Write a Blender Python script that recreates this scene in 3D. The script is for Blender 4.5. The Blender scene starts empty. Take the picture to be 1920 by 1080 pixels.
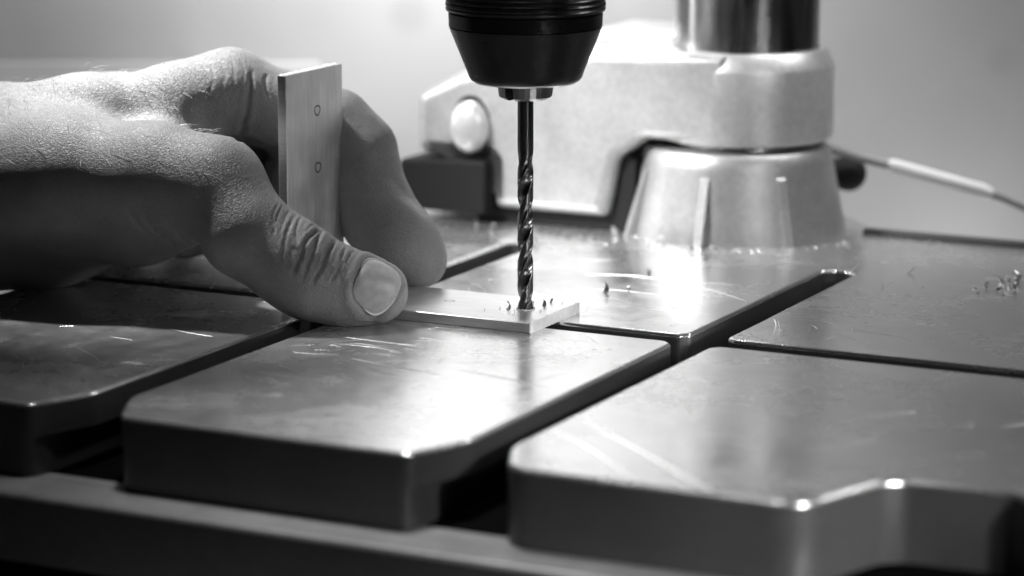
import bpy, math, random
import numpy as np
from mathutils import Vector, Matrix
R = math.radians
K = 0.001                      # everything below is written in millimetres; finish() turns it into metres
random.seed(7); rng = np.random.default_rng(7)
S = bpy.context.scene
COL = S.collection

# ------------------------------------------------------------------ camera, world, lamps, exposure
cam = bpy.data.objects.new('camera', bpy.data.cameras.new('camera'))
COL.objects.link(cam); S.camera = cam
cam.location = (-3.6*K, -760*K, 162.8*K)
cam.rotation_euler = (R(90-11.48), 0, 0)
cam.data.sensor_width = 36; cam.data.lens = 103.9
cam.data.clip_start = 0.01; cam.data.clip_end = 50
cam.data.dof.use_dof = True
cam.data.dof.focus_distance = 0.772
cam.data.dof.aperture_fstop = 9.5

world = bpy.data.worlds.new('World'); S.world = world
world.use_nodes = True
world.node_tree.nodes['Background'].inputs[0].default_value = (.5, .5, .5, 1)
world.node_tree.nodes['Background'].inputs[1].default_value = 0.005

def area(name, loc, target, size, power, size_y=None, spread=180):
    l = bpy.data.lights.new(name, 'AREA'); l.energy = power
    l.shape = 'RECTANGLE' if size_y else 'DISK'
    l.size = size*K
    if size_y: l.size_y = size_y*K
    l.spread = R(spread)
    o = bpy.data.objects.new(name, l); COL.objects.link(o)
    o.location = [v*K for v in loc]
    d = Vector(target)-Vector(loc)
    o.rotation_euler = d.to_track_quat('-Z', 'Y').to_euler()
    return o
area('wall_lamp', (-20, 200, 180), (-20, 290, 70), 60, .37, None, 150) # lamp under the drill head, turned to the wall
area('low_wall_fill', (165, 258, -38), (165, 300, 5), 60, .008)  # hidden fill added behind the table to brighten the lower wall
area('key_lamp', (-178, 85, 290), (-106, 54, 50), 22, .135, None, 36)  # key: small lamp above the back of the hand
area('left_strip', (-250, 168, 160), (60, 134, 60), 22, .055, 300, 60) # tall strip light added for the streak on the column
area('side_fill', (-200, 10, 260), (10, 120, 40), 50, .08, None, 30)  # added narrow fill for the clamp arm and foot
area('right_fill', (300, 100, 330), (70, -20, 0), 60, .15, None, 100)  # added fill over the right side of the table
area('low_right_fill', (268, -135, 60), (8, -10, 1), 30, .006, None, 15)  # added in place of bounce, lifts the thumb tip and sawn end
area('rear_top_fill', (180, 70, 480), (135, 125, 0), 50, .04, None, 26)  # added spot that lifts the pale sleeve and right rear plate
area('front_top_fill', (-30, -70, 500), (-30, -122, -10), 60, .065, None, 26)  # added overhead fill for the near pads and ledge
area('back_fill', (30, 250, 260), (34, 52, 0), 40, .014, None, 22)  # added spot from behind that whitens the rear plate
area('tall_window', (430, -850, 330), (95, -60, 0), 35, .05, 500, 19)
area('front_side_fill', (430, -700, 260), (56, -162, -14), 40, .034, 80, 11)  # added short beam for highlights on the pad corners

S.view_settings.view_transform = 'Standard'; S.view_settings.look = 'None'
S.view_settings.exposure = 0.0; S.view_settings.gamma = 1
S.view_settings.use_curve_mapping = False
S.cycles.use_denoising = True

# ------------------------------------------------------------------ materials
def mat(name, col=.5, metal=0., rough=.5, spec=.5):
    m = bpy.data.materials.new(name); m.use_nodes = True
    b = m.node_tree.nodes['Principled BSDF']
    b.inputs['Base Color'].default_value = (col, col, col, 1)
    b.inputs['Metallic'].default_value = metal
    b.inputs['Roughness'].default_value = rough
    b.inputs['Specular IOR Level'].default_value = spec
    return m
class NT:
    def __init__(s, m):
        s.m = m; s.nt = m.node_tree; s.b = s.nt.nodes['Principled BSDF']
        s.tc = s.nt.nodes.new('ShaderNodeTexCoord')
    def n(s, t, **kw):
        nd = s.nt.nodes.new(t)
        for k, v in kw.items(): setattr(nd, k, v)
        return nd
    def l(s, a, b): s.nt.links.new(a, b)
    def coords(s, scale=(1, 1, 1)):                                  # object coordinates in mm, times scale
        mp = s.n('ShaderNodeMapping'); mp.inputs['Scale'].default_value = [1000*v for v in scale]
        s.l(s.tc.outputs['Object'], mp.inputs['Vector']); return mp.outputs[0]
    def noise(s, vec, scale, detail=4, rough=.55, dist=0.):
        t = s.n('ShaderNodeTexNoise'); s.l(vec, t.inputs['Vector'])
        t.inputs['Scale'].default_value = scale; t.inputs['Detail'].default_value = detail
        t.inputs['Roughness'].default_value = rough; t.inputs['Distortion'].default_value = dist
        return t.outputs['Fac']
    def voronoi(s, vec, scale, feature='F1', rnd=1.):
        t = s.n('ShaderNodeTexVoronoi', feature=feature); s.l(vec, t.inputs['Vector'])
        t.inputs['Scale'].default_value = scale; t.inputs['Randomness'].default_value = rnd
        return t.outputs['Distance']
    def rmap(s, v, a, b, c, d):
        t = s.n('ShaderNodeMapRange'); s.l(v, t.inputs[0])
        for i, x in enumerate((a, b, c, d)): t.inputs[i+1].default_value = x
        return t.outputs[0]
    def math(s, op, a, b=0.):
        t = s.n('ShaderNodeMath', operation=op)
        for i, x in enumerate((a, b)):
            if isinstance(x, (int, float)): t.inputs[i].default_value = x
            else: s.l(x, t.inputs[i])
        return t.outputs[0]
    def bump(s, h, dist, strength=1., prev=None):
        t = s.n('ShaderNodeBump'); s.l(h, t.inputs['Height'])
        t.inputs['Distance'].default_value = dist*K; t.inputs['Strength'].default_value = strength
        if prev is not None: s.l(prev, t.inputs['Normal'])
        return t.outputs[0]
    def col(s, v):
        s.l(v, s.b.inputs['Base Color'])
    def rough(s, v): s.l(v, s.b.inputs['Roughness'])
    def normal(s, v): s.l(v, s.b.inputs['Normal'])

def m_ground_steel():
    m = mat('ground_steel_top', .6, .86, .3); t = NT(m)
    c = t.coords(); cs = t.coords((.05, .9, .3))                     # grain runs along the table front
    big = t.noise(c, .022, 5, .6, .6); mid = t.noise(c, .16, 6, .65)
    brush = t.noise(cs, 1.6, 3, .6)
    stain = t.rmap(t.noise(c, .035, 3, .5, 1.2), .42, .62, 0, 1)
    v = t.math('ADD', t.rmap(big, .3, .7, .67, .83), t.rmap(mid, .3, .7, -.03, .03))
    v = t.math('ADD', v, t.rmap(brush, .3, .7, -.04, .04))
    v = t.math('SUBTRACT', v, t.math('MULTIPLY', stain, .03))
    t.col(v)
    r = t.math('ADD', t.rmap(mid, .3, .7, .20, .28), t.rmap(big, .35, .65, -.05, .07))
    t.rough(r)
    b1 = t.bump(brush, .02, .5); b2 = t.bump(t.noise(c, 2.2, 3), .012, .5, b1)
    t.normal(b2)
    return m
def m_cast(name, col=.30, metal=.35, rough=.5, grain=.9):
    m = mat(name, col, metal, rough); t = NT(m); c = t.coords()
    n1 = t.noise(c, grain, 6, .7); n2 = t.noise(c, .05, 4)
    t.col(t.math('ADD', t.rmap(n2, .3, .7, col*.85, col*1.12), t.rmap(n1, .3, .7, -.12*col, .12*col)))
    t.normal(t.bump(n1, .25, .5)); return m
def m_alu():
    m = mat('aluminium_flat_bar', .72, .9, .33); t = NT(m)
    c = t.coords((.03, 1.1, 1.1)); n = t.noise(c, 2.2, 4, .6)       # drawn lines run along the bar
    g = t.noise(t.coords(), .12, 4)
    t.col(t.math('ADD', t.rmap(n, .3, .7, .60, .76), t.rmap(g, .3, .7, -.05, .05)))
    t.rough(t.rmap(g, .3, .7, .30, .42)); t.normal(t.bump(n, .03, .6)); return m
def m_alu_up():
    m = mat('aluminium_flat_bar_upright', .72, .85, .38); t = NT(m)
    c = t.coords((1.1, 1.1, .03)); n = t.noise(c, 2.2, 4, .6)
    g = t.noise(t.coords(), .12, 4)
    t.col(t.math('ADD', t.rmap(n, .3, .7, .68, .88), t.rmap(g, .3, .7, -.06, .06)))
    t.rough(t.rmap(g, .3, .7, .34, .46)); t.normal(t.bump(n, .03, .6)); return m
def m_cut():
    m = mat('sawn_aluminium', .8, .8, .4); t = NT(m)
    n = t.noise(t.coords((1, 1, .35)), 1.6, 6, .75)
    t.col(t.rmap(n, .3, .7, .62, .9)); t.normal(t.bump(n, .5, .9)); return m
def m_skin():
    m = mat('skin', .4, 0, .5, .4); t = NT(m); c = t.coords()
    w = t.noise(c, .5, 2)
    cell = t.n('ShaderNodeTexVoronoi', feature='DISTANCE_TO_EDGE'); cell.inputs['Scale'].default_value = 1.05
    cw = t.n('ShaderNodeVectorMath', operation='ADD'); nz = t.n('ShaderNodeTexNoise')
    t.l(c, nz.inputs['Vector']); nz.inputs['Scale'].default_value = .6
    sc = t.n('ShaderNodeVectorMath', operation='SCALE'); sc.inputs['Scale'].default_value = 1.2
    t.l(nz.outputs['Color'], sc.inputs[0]); t.l(c, cw.inputs[0]); t.l(sc.outputs[0], cw.inputs[1])
    t.l(cw.outputs[0], cell.inputs['Vector'])
    cell2 = t.n('ShaderNodeTexVoronoi', feature='DISTANCE_TO_EDGE'); cell2.inputs['Scale'].default_value = 2.3
    st = t.n('ShaderNodeMapping'); st.inputs['Scale'].default_value = (.7, 1, 1.35)
    t.l(cw.outputs[0], st.inputs['Vector']); t.l(st.outputs[0], cell2.inputs['Vector'])
    h1 = t.rmap(cell.outputs['Distance'], 0, .22, 0, 1); h2 = t.rmap(cell2.outputs['Distance'], 0, .2, 0, 1)
    h = t.math('ADD', t.math('MULTIPLY', h1, .6), t.math('MULTIPLY', h2, .4))
    # dorsal skin is coarse, the finger ends are finer: relief fades with x
    sx = t.n('ShaderNodeSeparateXYZ'); t.l(c, sx.inputs[0])
    amt = t.rmap(sx.outputs[0], -75, -50, 1, .38)
    h = t.math('MULTIPLY', h, amt)
    b = t.bump(w, .5, .2); b = t.bump(h, .34, .85, b)
    t.normal(b)
    f = t.noise(c, .09, 4)
    t.col(t.math('ADD', t.rmap(f, .3, .7, .18, .24), t.rmap(h2, 0, 1, -.04, .02)))
    t.rough(t.rmap(t.noise(c, .8, 3), .3, .7, .40, .56))
    t.b.inputs['Subsurface Weight'].default_value = .2
    t.b.inputs['Subsurface Radius'].default_value = (.0012, .0012, .0012)
    t.b.inputs['Subsurface Scale'].default_value = 1.0
    return m
def m_nail():
    m = mat('nail', .36, 0, .42, .5); t = NT(m)
    n = t.noise(t.coords((1, 1, 1)), .5, 3)
    t.col(t.rmap(n, .3, .7, .27, .35)); t.b.inputs['Subsurface Weight'].default_value = .3
    t.b.inputs['Subsurface Radius'].default_value = (.001, .001, .001)
    t.b.inputs['Subsurface Scale'].default_value = 1; return m
def m_wall():
    m = mat('painted_wall', .62, 0, .8, .2); t = NT(m); c = t.coords()
    n = t.noise(c, .012, 4); sp = t.voronoi(c, .021)
    t.col(t.math('SUBTRACT', t.rmap(n, .3, .7, .58, .66), t.rmap(sp, .08, .2, .07, 0))); return m
def m_tube():
    m = mat('polished_column', .6, 1, .2); t = NT(m)
    n = t.noise(t.coords((1, 1, .12)), .22, 4)
    t.col(t.rmap(n, .3, .7, .4, .75)); t.rough(t.rmap(n, .3, .7, .18, .3)); t.normal(t.bump(t.noise(t.coords((.01, .01, 1)), 1.2, 3), .03, .5)); return m
def m_black():
    m = mat('black_chuck', .006, .0, .3, .3); t = NT(m)
    n = t.noise(t.coords((.02, .02, 2)), 1.5, 3)
    sc_ = t.noise(t.coords((1, 1, .3)), .5, 6, .75)
    t.col(t.rmap(sc_, .6, .78, .005, .03)); t.rough(t.math('ADD', t.rmap(n, .3, .7, .24, .34), t.rmap(sc_, .4, .7, 0, .12))); t.normal(t.bump(n, .05, .8)); return m
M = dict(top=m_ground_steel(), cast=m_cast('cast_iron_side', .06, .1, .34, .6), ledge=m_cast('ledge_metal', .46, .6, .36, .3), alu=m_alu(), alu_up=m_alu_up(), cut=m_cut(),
         skin=m_skin(), nail_white=mat('nail_white', .6, 0, .5), nail=m_nail(), wall=m_wall(), tube=m_tube(), black=m_black(),
         ring=mat('steel_rim', .6, 1, .3), jaw=mat('dark_steel_jaw', .25, 1, .35),
         drill=mat('high_speed_steel', .16, 1, .25), castalu=m_cast('cast_aluminium', .68, .6, .38, .5), foot=m_cast('cast_foot', .46, .7, .42, .5),
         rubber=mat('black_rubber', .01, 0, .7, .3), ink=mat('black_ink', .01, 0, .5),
         chip=mat('bright_metal_chip', .6, 1, .42), chipdark=mat('dull_metal_chip', .2, .6, .5), scratch=mat('bare_scratch', .9, 1, .4), scuff=mat('scuff_glint_white', .95, 0, .6), shade_strip=mat('gap_shade_dark', .06, 0, .7),
         bench=m_cast('bench_board', .8, 0, .7, .1), board=mat('pale_board', .7, 0, .8, .2),
         cord=mat('grey_rod', .32, .3, .5), sleeve=mat('pale_sleeve', .9, 0, .5), hair=mat('hair', .6, 0, .4),
         bolt=mat('bright_bolt', .8, .6, .35), floor=mat('slot_shade_black', .004, 0, 1, 0))

# ------------------------------------------------------------------ helpers
def thing(name, label, cat, loc=(0, 0, 0), rotz=0, group=None):
    o = bpy.data.objects.new(name, None); COL.objects.link(o)
    o.empty_display_size = .01
    o.location = loc; o.rotation_euler = (0, 0, rotz); tag(o, label, cat, group); return o
def tag(o, label=None, cat=None, group=None, kind=None):
    for k, v in (('label', label), ('category', cat), ('group', group), ('kind', kind)):
        if v: o[k] = v
    return o
def obj(name, verts, faces, mats, parent=None, smooth=False, fm=None, angle=None):
    me = bpy.data.meshes.new(name); me.from_pydata([tuple(map(float, v)) for v in verts], [], [tuple(f) for f in faces]); 
    if not isinstance(mats, (list, tuple)): mats = [mats]
    for m in mats: me.materials.append(m)
    if fm is not None: me.polygons.foreach_set('material_index', np.array(fm, dtype=np.int32))
    me.validate(); me.update()
    if smooth: me.polygons.foreach_set('use_smooth', np.ones(len(me.polygons), dtype=bool))
    if angle: me.set_sharp_from_angle(angle=R(angle))
    o = bpy.data.objects.new(name, me); COL.objects.link(o)
    if parent: o.parent = parent
    return o
def finish():
    """mm -> m, and every mesh gets its origin at its own middle"""
    done = {}; centre = {}
    for o in list(S.objects):
        if o.type == 'MESH' and o.data.name not in done:
            me = o.data; n = len(me.vertices); a = np.empty(n*3, dtype=np.float64); me.vertices.foreach_get('co', a); a = a.reshape(-1, 3)
            c = (a.min(0)+a.max(0))/2
            done[me.name] = c
            me.vertices.foreach_set('co', ((a-c)*K).ravel()); me.update()
    off = {}
    for o in S.objects: off[o.name] = Vector(done[o.data.name]) if o.type == 'MESH' else Vector((0, 0, 0))
    for o in S.objects:
        if o.type not in ('MESH', 'EMPTY'): continue
        c = off[o.name]
        pc = off[o.parent.name] if o.parent else Vector((0, 0, 0))
        o.location = (o.location + (o.matrix_basis.to_3x3() @ c) - pc)*K
def rpoly(pts, radii, seg=5):
    """polygon with rounded corners"""
    out = []; n = len(pts)
    for i in range(n):
        p = np.array(pts[i], float); a = np.array(pts[i-1], float)-p; b = np.array(pts[(i+1) % n], float)-p
        r = radii[i] if isinstance(radii, (list, tuple)) else radii
        la, lb = np.linalg.norm(a), np.linalg.norm(b); a /= la; b /= lb
        ang = math.acos(max(-1, min(1, a@b)))
        if r <= 0 or ang > 3.1: out.append(tuple(p)); continue
        t = min(r/math.tan(ang/2), la*.48, lb*.48); rr = t*math.tan(ang/2)
        c = p+(a+b)/np.linalg.norm(a+b)*(rr/math.sin(ang/2))
        s = p+a*t-c; e = p+b*t-c
        a0 = math.atan2(s[1], s[0]); a1 = math.atan2(e[1], e[0]); d = (a1-a0+math.pi) % (2*math.pi)-math.pi
        for k in range(seg+1):
            w = a0+d*k/seg; out.append((c[0]+rr*math.cos(w), c[1]+rr*math.sin(w)))
    return out
def offset(poly, d):
    """move the outline inwards by d (counter-clockwise outline)"""
    n = len(poly); P = np.array(poly); out = []
    for i in range(n):
        e0 = P[i]-P[i-1]; e1 = P[(i+1) % n]-P[i]
        l0 = np.linalg.norm(e0); l1 = np.linalg.norm(e1)
        n0 = np.array([-e0[1], e0[0]])/(l0+1e-9); n1 = np.array([-e1[1], e1[0]])/(l1+1e-9)
        m = n0+n1; q = m@m
        out.append(tuple(P[i]+m*2*d/max(q, .6)))
    return out
def slab(poly, z0, z1, bev=0., bevn=3, bottom_bev=False):
    """extruded outline with a rounded top edge; returns verts, faces, flag per face (0 top, 1 side)"""
    v = []; f = []; fm = []; n = len(poly)
    rings = [(0, z0)]
    if bottom_bev and bev > 0: rings = [(bev*(1-math.sin(math.pi/2*k/bevn)), z0+bev*(1-math.cos(math.pi/2*k/bevn))) for k in range(bevn)]+[(0, z0+bev)]
    if bev > 0: rings += [(bev*(1-math.cos(math.pi/2*k/bevn)), z1-bev+bev*math.sin(math.pi/2*k/bevn)) for k in range(bevn+1)]
    if bev > 0: rings.append((bev+.12, z1))
    else: rings.append((0, z1))
    for d, z in rings:
        pp = offset(poly, d) if d > 0 else poly
        v += [(x, y, z) for x, y in pp]
    for r in range(len(rings)-1):
        for i in range(n):
            j = (i+1) % n
            f.append((r*n+i, r*n+j, (r+1)*n+j, (r+1)*n+i)); fm.append(1 if rings[r+1][1] <= z1-bev+1e-6 or bev == 0 else 2)
    k = (len(rings)-1)*n
    f.append([k+i for i in range(n)]); fm.append(0)
    f.append([i for i in range(n)][::-1]); fm.append(1)
    return v, f, fm
def lathe(prof, seg=64, c=(0, 0, 0), close=True):
    v = []; f = []
    for r, z in prof:
        for i in range(seg):
            a = 2*math.pi*i/seg; v.append((c[0]+r*math.cos(a), c[1]+r*math.sin(a), c[2]+z))
    m = len(prof)
    for j in range(m-1):
        for i in range(seg):
            k = (i+1) % seg; f.append((j*seg+i, j*seg+k, (j+1)*seg+k, (j+1)*seg+i))
    if close:
        f.append(list(range(seg))[::-1]); f.append([(m-1)*seg+i for i in range(seg)])
    return v, f
def tube(pts, rads, seg=12, caps=True):
    P = [Vector(p) for p in pts]; v = []; f = []
    if not isinstance(rads, (list, tuple)): rads = [rads]*len(P)
    up = Vector((0, 0, 1)); prev = None
    for i, p in enumerate(P):
        t = (P[min(i+1, len(P)-1)]-P[max(i-1, 0)]).normalized()
        if prev is None:
            s = t.cross(up); s = s if s.length > .1 else t.cross(Vector((1, 0, 0)))
        else: s = prev-t*prev.dot(t)
        s.normalize(); prev = s; u = s.cross(t)
        for k in range(seg):
            a = 2*math.pi*k/seg; v.append(tuple(p+(s*math.cos(a)+u*math.sin(a))*rads[i]))
    for i in range(len(P)-1):
        for k in range(seg):
            j = (k+1) % seg; f.append((i*seg+k, (i+1)*seg+k, (i+1)*seg+j, i*seg+j))
    if caps: f.append([k for k in range(seg)][::-1][::-1]); f.append([(len(P)-1)*seg+k for k in range(seg)][::-1])
    return v, f
def box(x0, x1, y0, y1, z0, z1):
    v = [(x, y, z) for z in (z0, z1) for x, y in ((x0, y0), (x1, y0), (x1, y1), (x0, y1))]
    return v, [(3, 2, 1, 0), (4, 5, 6, 7), (0, 1, 5, 4), (1, 2, 6, 5), (2, 3, 7, 6), (3, 0, 4, 7)]
def join(parts):
    V = []; F = []
    for v, f in parts:
        n = len(V); V += list(v); F += [[i+n for i in q] for q in f]
    return V, F
TR = -R(26.7)                                                        # the table stands turned to the camera
CB, SB = math.cos(R(26.7)), math.sin(R(26.7))
def T(b, a, z=0.): return (b*CB+a*SB, -b*SB+a*CB, z)                  # table frame -> world

# ------------------------------------------------------------------ setting
v, f = box(-1500, 1500, 300, 310, -300, 900)
tag(obj('wall', v, f, M['wall']), kind='structure')
v, f = box(-1500, 1500, -600, 300, -70, -60)
tag(obj('bench_top', v, f, M['bench']), kind='structure')
# ------------------------------------------------------------------ slotted table
tab = thing('drill_press_table', 'slotted cast iron drill press table with scratched ground top and rounded raised pads', 'table', (0, 0, -60), TR)
def tz(v, dz=60): return [(x, y, z+dz) for x, y, z in v]
def ccw(p):
    a = sum(p[i-1][0]*p[i][1]-p[i][0]*p[i-1][1] for i in range(len(p)))
    return p if a > 0 else p[::-1]
def pad(name, pts, rad, lower=None, lrad=None, z0=-8):
    o = rpoly(ccw(pts), rad)
    v, f, fm = slab(o, z0, 0, .9, 4)
    fm = [0 if q in (0, 2) else 1 for q in fm]
    if lower:
        lo = rpoly(ccw(lower), lrad or rad)
        v2, f2, fm2 = slab(lo, -18.2, z0+.4)
        n = len(v); v = v+v2; f = f+[[i+n for i in q] for q in f2]; fm = fm+[1]*len(f2)
    me = obj(name, tz(v), f, [M['top'], M['cast']], tab, True, fm, 40)
    return me
FR = -136
def front_pad(b0, b1, notch=False):
    a1 = -6.6
    p = [(b0, FR+17), (b0+8.5, FR), (b1-6.6, FR), (b1, FR+17), (b1, a1-2.5), (b1-2.5, a1), (b0+2.5, a1), (b0, a1-2.5)]
    r = [12, 6, 3.5, 12, 2, 2, 2, 2]
    lo = [(b0+3.6, FR+14), (b0+8.3, FR+.02), (b1-6.9, FR+.02), (b1-6.0, FR+5), (b1-6.6, a1-3), (b0+3.6, a1-3)]
    # ccw order
    pad('pad', p, r, lo, [8, 6, 3, 2, 1, 1])
front_pad(-144, -54.3); front_pad(-44.5, 45.7)
# front right pad with the recess at its right end
a1 = -6.6; b0 = 56
p = [(b0, FR+16), (b0+7.5, FR-.5), (130.5, FR-.5), (138.5, FR+24), (143, FR+27.5), (166, FR+29), (171, FR+24), (178, FR+18), (262, FR+18), (262, a1), (b0+2.5, a1), (b0, a1-2.5)]
r = [16, 9, 10, 10, 5, 6, 7, 7, 5, 0, 2, 2]
lo = [(b0+1.6, FR+13), (b0+7.3, FR-.48), (130.6, FR-.48), (138.4, FR+24), (143, FR+27.4), (166, FR+28.9), (171, FR+24), (178, FR+18.1), (261.5, FR+18.1), (261.5, a1-3), (b0+1.6, a1-3)]
pad('pad', p, r, lo, [8, 9, 10, 10, 5, 6, 7, 7, 1, 1, 1])
# rear plate: one casting with the rear slots cut into it
c1 = 1.3; sl = 97.5
p = [(-144, c1), (-56.8, c1), (-54.3, c1+2.5), (-54.3, sl), (-51, sl+3), (-47.8, sl+3), (-44.5, sl), (-44.5, c1+2.5), (-42, c1), (43.2, c1), (45.7, c1+2.5),
     (45.7, sl), (49, sl+3), (52.5, sl+3), (55.8, sl), (55.8, c1+2.5), (58.3, c1), (262, c1), (262, 156), (42, 156), (36, 168), (22, 184), (0, 190), (-22, 184), (-36, 168), (-44, 156), (-144, 156)]
r = [2, 2, 2, 2, 2, 2, 2, 2, 2, 2, 2, 2, 2, 2, 2, 2, 2, 3, 8, 6, 6, 10, 14, 10, 6, 6, 8]
o = rpoly(ccw(p), r if ccw(p) is p else r[::-1], 4)
v, f, fm = slab(o, -12, 0, .9, 3)
obj('rear_plate', tz(v), f, [M['top'], M['cast']], tab, True, [0 if q in (0, 2) else 1 for q in fm], 40)
# floor of the slots, front ledge, shade strip at the back
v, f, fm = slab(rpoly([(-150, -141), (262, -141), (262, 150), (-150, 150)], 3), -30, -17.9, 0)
obj('slot_floor', tz(v), f, M['floor'], tab)  # near-black: the shade in the slots is put into its colour
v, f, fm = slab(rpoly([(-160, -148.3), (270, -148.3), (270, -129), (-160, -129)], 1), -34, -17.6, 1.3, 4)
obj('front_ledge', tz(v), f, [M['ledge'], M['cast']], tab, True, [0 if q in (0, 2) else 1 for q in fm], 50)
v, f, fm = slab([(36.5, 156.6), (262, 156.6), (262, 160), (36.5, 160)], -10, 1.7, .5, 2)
obj('back_shade_strip', tz(v), f, M['shade_strip'], tab)  # dark strip drawn for the shaded gap behind the table
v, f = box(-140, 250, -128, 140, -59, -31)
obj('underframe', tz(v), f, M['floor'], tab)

# scratches: bare bright lines, a few hundredths of a millimetre proud
def ribbon(pts, w, z=.03, hk=.36):
    P = [np.array(p, float) for p in pts]; v = []; f = []; n = len(P)
    for i, p in enumerate(P):
        t = P[min(i+1, n-1)]-P[max(i-1, 0)]; t /= np.linalg.norm(t)+1e-9; s = np.array([-t[1], t[0]])
        ww = w*math.sin(math.pi*(i+.35)/(n-.3))**.6/2
        v += [(*(p+s*ww), .012), (*p, .012+z*.3+ww*hk), (*(p-s*ww), .012)]
    for i in range(n-1):
        f.append((3*i+1, 3*i+4, 3*i+3, 3*i)); f.append((3*i+2, 3*i+5, 3*i+4, 3*i+1))
    return v, f
def arc3(p0, p1, p2, n=14):
    p0, p1, p2 = map(np.array, (p0, p1, p2)); c = 2*p1-.5*(p0+p2)
    return [(1-t)**2*p0+2*t*(1-t)*c+t*t*p2 for t in np.linspace(0, 1, n)]
sc = []
big = [((56.8, -101.5), (73.6, -115.6), (93, -135), 1.0), ((60, -92.5), (81, -109.4), (110.5, -135.2), 1.1), ((-11.6, 62), (11.8, 65.1), (43, 47.9), .7),
       ((-18, -60.5), (-4, -64), (10.6, -66.3), .6), ((-12, -68), (-4, -71), (2, -73), .5), ((58, 30), (62.7, 19.8), (66.5, 6), .6), ((59.5, 29), (64, 19), (67.5, 9), .3),
       ((-16, -74), (-8, -80), (-4, -84), .35), ((12, -60), (26, -63), (40, -68), .4), ((-8, 40), (12, 46), (36, 36), .35), ((60, -60), (72, -66), (80, -76), .8)]
for a_, b_, c_, w in big[:2]:
    v, f = ribbon(arc3(a_, b_, c_, 24), w*1.3, .0, .1); obj('scuff_mark', tz(v), f, M['scuff'], tab)  # scuffs in the top; their lamp glint is put into the white colour
for a_, b_, c_, w in big[2:]: sc.append(ribbon(arc3(a_, b_, c_), w, .0, .22 if w > .75 else .5))
def onpad(b, a):
    return not (-57 < b < -42 and a < 102 or 43 < b < 59 and a < 102 or -9 < a < 4 or a < -131 or b < -140 or (b > 128 and a < -104) or a > 150 or a < -120 and (b > 34 and b < 64 or -66 < b < -34))
k = 0
while k < 280:
    b = random.uniform(-130, 170); a = random.uniform(-130, 120)
    if k % 3 == 0: b = random.gauss(0, 42); a = random.gauss(-15, 34)
    L = random.choice([2, 4, 7, 12, 20]); an = random.gauss(0, .28) if k % 2 else random.gauss(.3, .6)
    p0 = (b, a); p2 = (b+L*math.cos(an), a+L*math.sin(an)); q = (.5*(p0[0]+p2[0])+random.gauss(0, .03*L), .5*(p0[1]+p2[1])+random.gauss(0, .05*L))
    if not (onpad(*p0) and onpad(*p2) and onpad(*q)): continue
    sc.append(ribbon(arc3(p0, q, p2, 6), random.uniform(.04, .16), .02+k*.00002)); k += 1
# fine concentric tool marks
for cx, cy in ((62, 18), (8, -30), (-14, -58)):
    for j in range(16):
        r0 = random.uniform(4, 26); t0 = random.uniform(-.7, 2.6); dt = random.uniform(.15, .6)
        pts = [(cx+r0*math.cos(t), cy+r0*math.sin(t)) for t in np.linspace(t0, t0+dt, 8)]
        if all(onpad(*p) for p in pts): sc.append(ribbon(pts, random.uniform(.05, .2), .035+j*.0001))
v, f = join(sc)
tag(obj('scratches', tz(v), f, M['scratch'], tab), kind='stuff')

# ------------------------------------------------------------------ column with its foot
cx, cy, _ = T(0, 150)
colm = thing('drill_press_column', 'polished steel drill press column rising from a ribbed cast foot', 'column', (cx, cy, .0))
v, f = lathe([(33.8, 0.02), (33.6, 3), (32.6, 7), (29.6, 22), (29.0, 25), (27.6, 26.6), (24.5, 27), (20, 27)], 96, (-2.5, 0, 0))
obj('foot', v, f, M['foot'], colm, True, None, 40)
for k, ang in enumerate((-112+0, -68, 22, 112, 158, -158)):
    a = R(ang); ca, sa = math.cos(a), math.sin(a); w = 1.3
    prof = [(28.6, 21.5), (30.6, 19.5), (36.6, 1), (37.0, .03), (30, .03)]
    v = [(r*ca-s*w*sa-2.5, r*sa+s*w*ca, z) for s in (-1, 1) for r, z in prof]; n = len(prof)
    f = [list(range(n)), list(range(n, 2*n))[::-1]]+[((i+1) % n, i, n+i, n+(i+1) % n) for i in range(n)]
    obj('rib', v, f, M['foot'], colm)
v, f = lathe([(22.2, 20), (22.2, 320)], 96)
obj('tube', v, f, M['tube'], colm, True, None, 40)

# ------------------------------------------------------------------ clamp bracket round the column
br = thing('clamp_bracket', 'pale cast aluminium clamp bracket with a long arm closed round the steel column', 'bracket', (0, 0, 0), TR)
ring = []
v, f = lathe([(22.5, 28.6), (25.6, 28.6), (26.8, 29.2), (27, 30), (27, 50.8), (26.8, 51.5), (24.6, 55.7), (24.0, 56.3), (22.6, 56.4)], 96, (0, 150, 0), False)
obj('collar', v, f, M['castalu'], br, True, None, 40)
def armslab(poly, a0, a1, mat_, name, parent, bev=1.5):
    """outline in (b, z), thickness along a; the front edge is rounded"""
    v, f, fm = slab(ccw(poly), -a1, -a0, bev, 4)
    v = [(x, -z, y) for x, y, z in v]
    return obj(name, v, f, mat_, parent, True, None, 40)
arm = rpoly([(-72.7, 4.7), (-34.5, 4.7), (-32.8, 12), (-30.8, 23), (-22.5, 29.6), (4, 29.4), (4, 56.2), (-37.5, 56.2), (-62, 53.5), (-84, 46.5), (-99.4, 39), (-99.8, 20.5), (-72.9, 20.5)],
            [2.5, 3, 3, 6, 6, 0, 0, 4, 8, 8, 4, 3, 2], 5)
armslab(arm, 122.95, 168, M['castalu'], 'arm', br, 3.8)
sl_ = rpoly([(-86.6, 20.2), (-74, 20.2), (-73.6, 34), (-77, 39.5), (-83, 39.5), (-86.4, 34)], [2, 2, 4, 5, 5, 4], 4)
armslab(sl_, 122.6, 126, M['rubber'], 'recess_shade_plate', br, .3)  # black plate on the arm, drawn for the shade round the bolt
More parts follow.
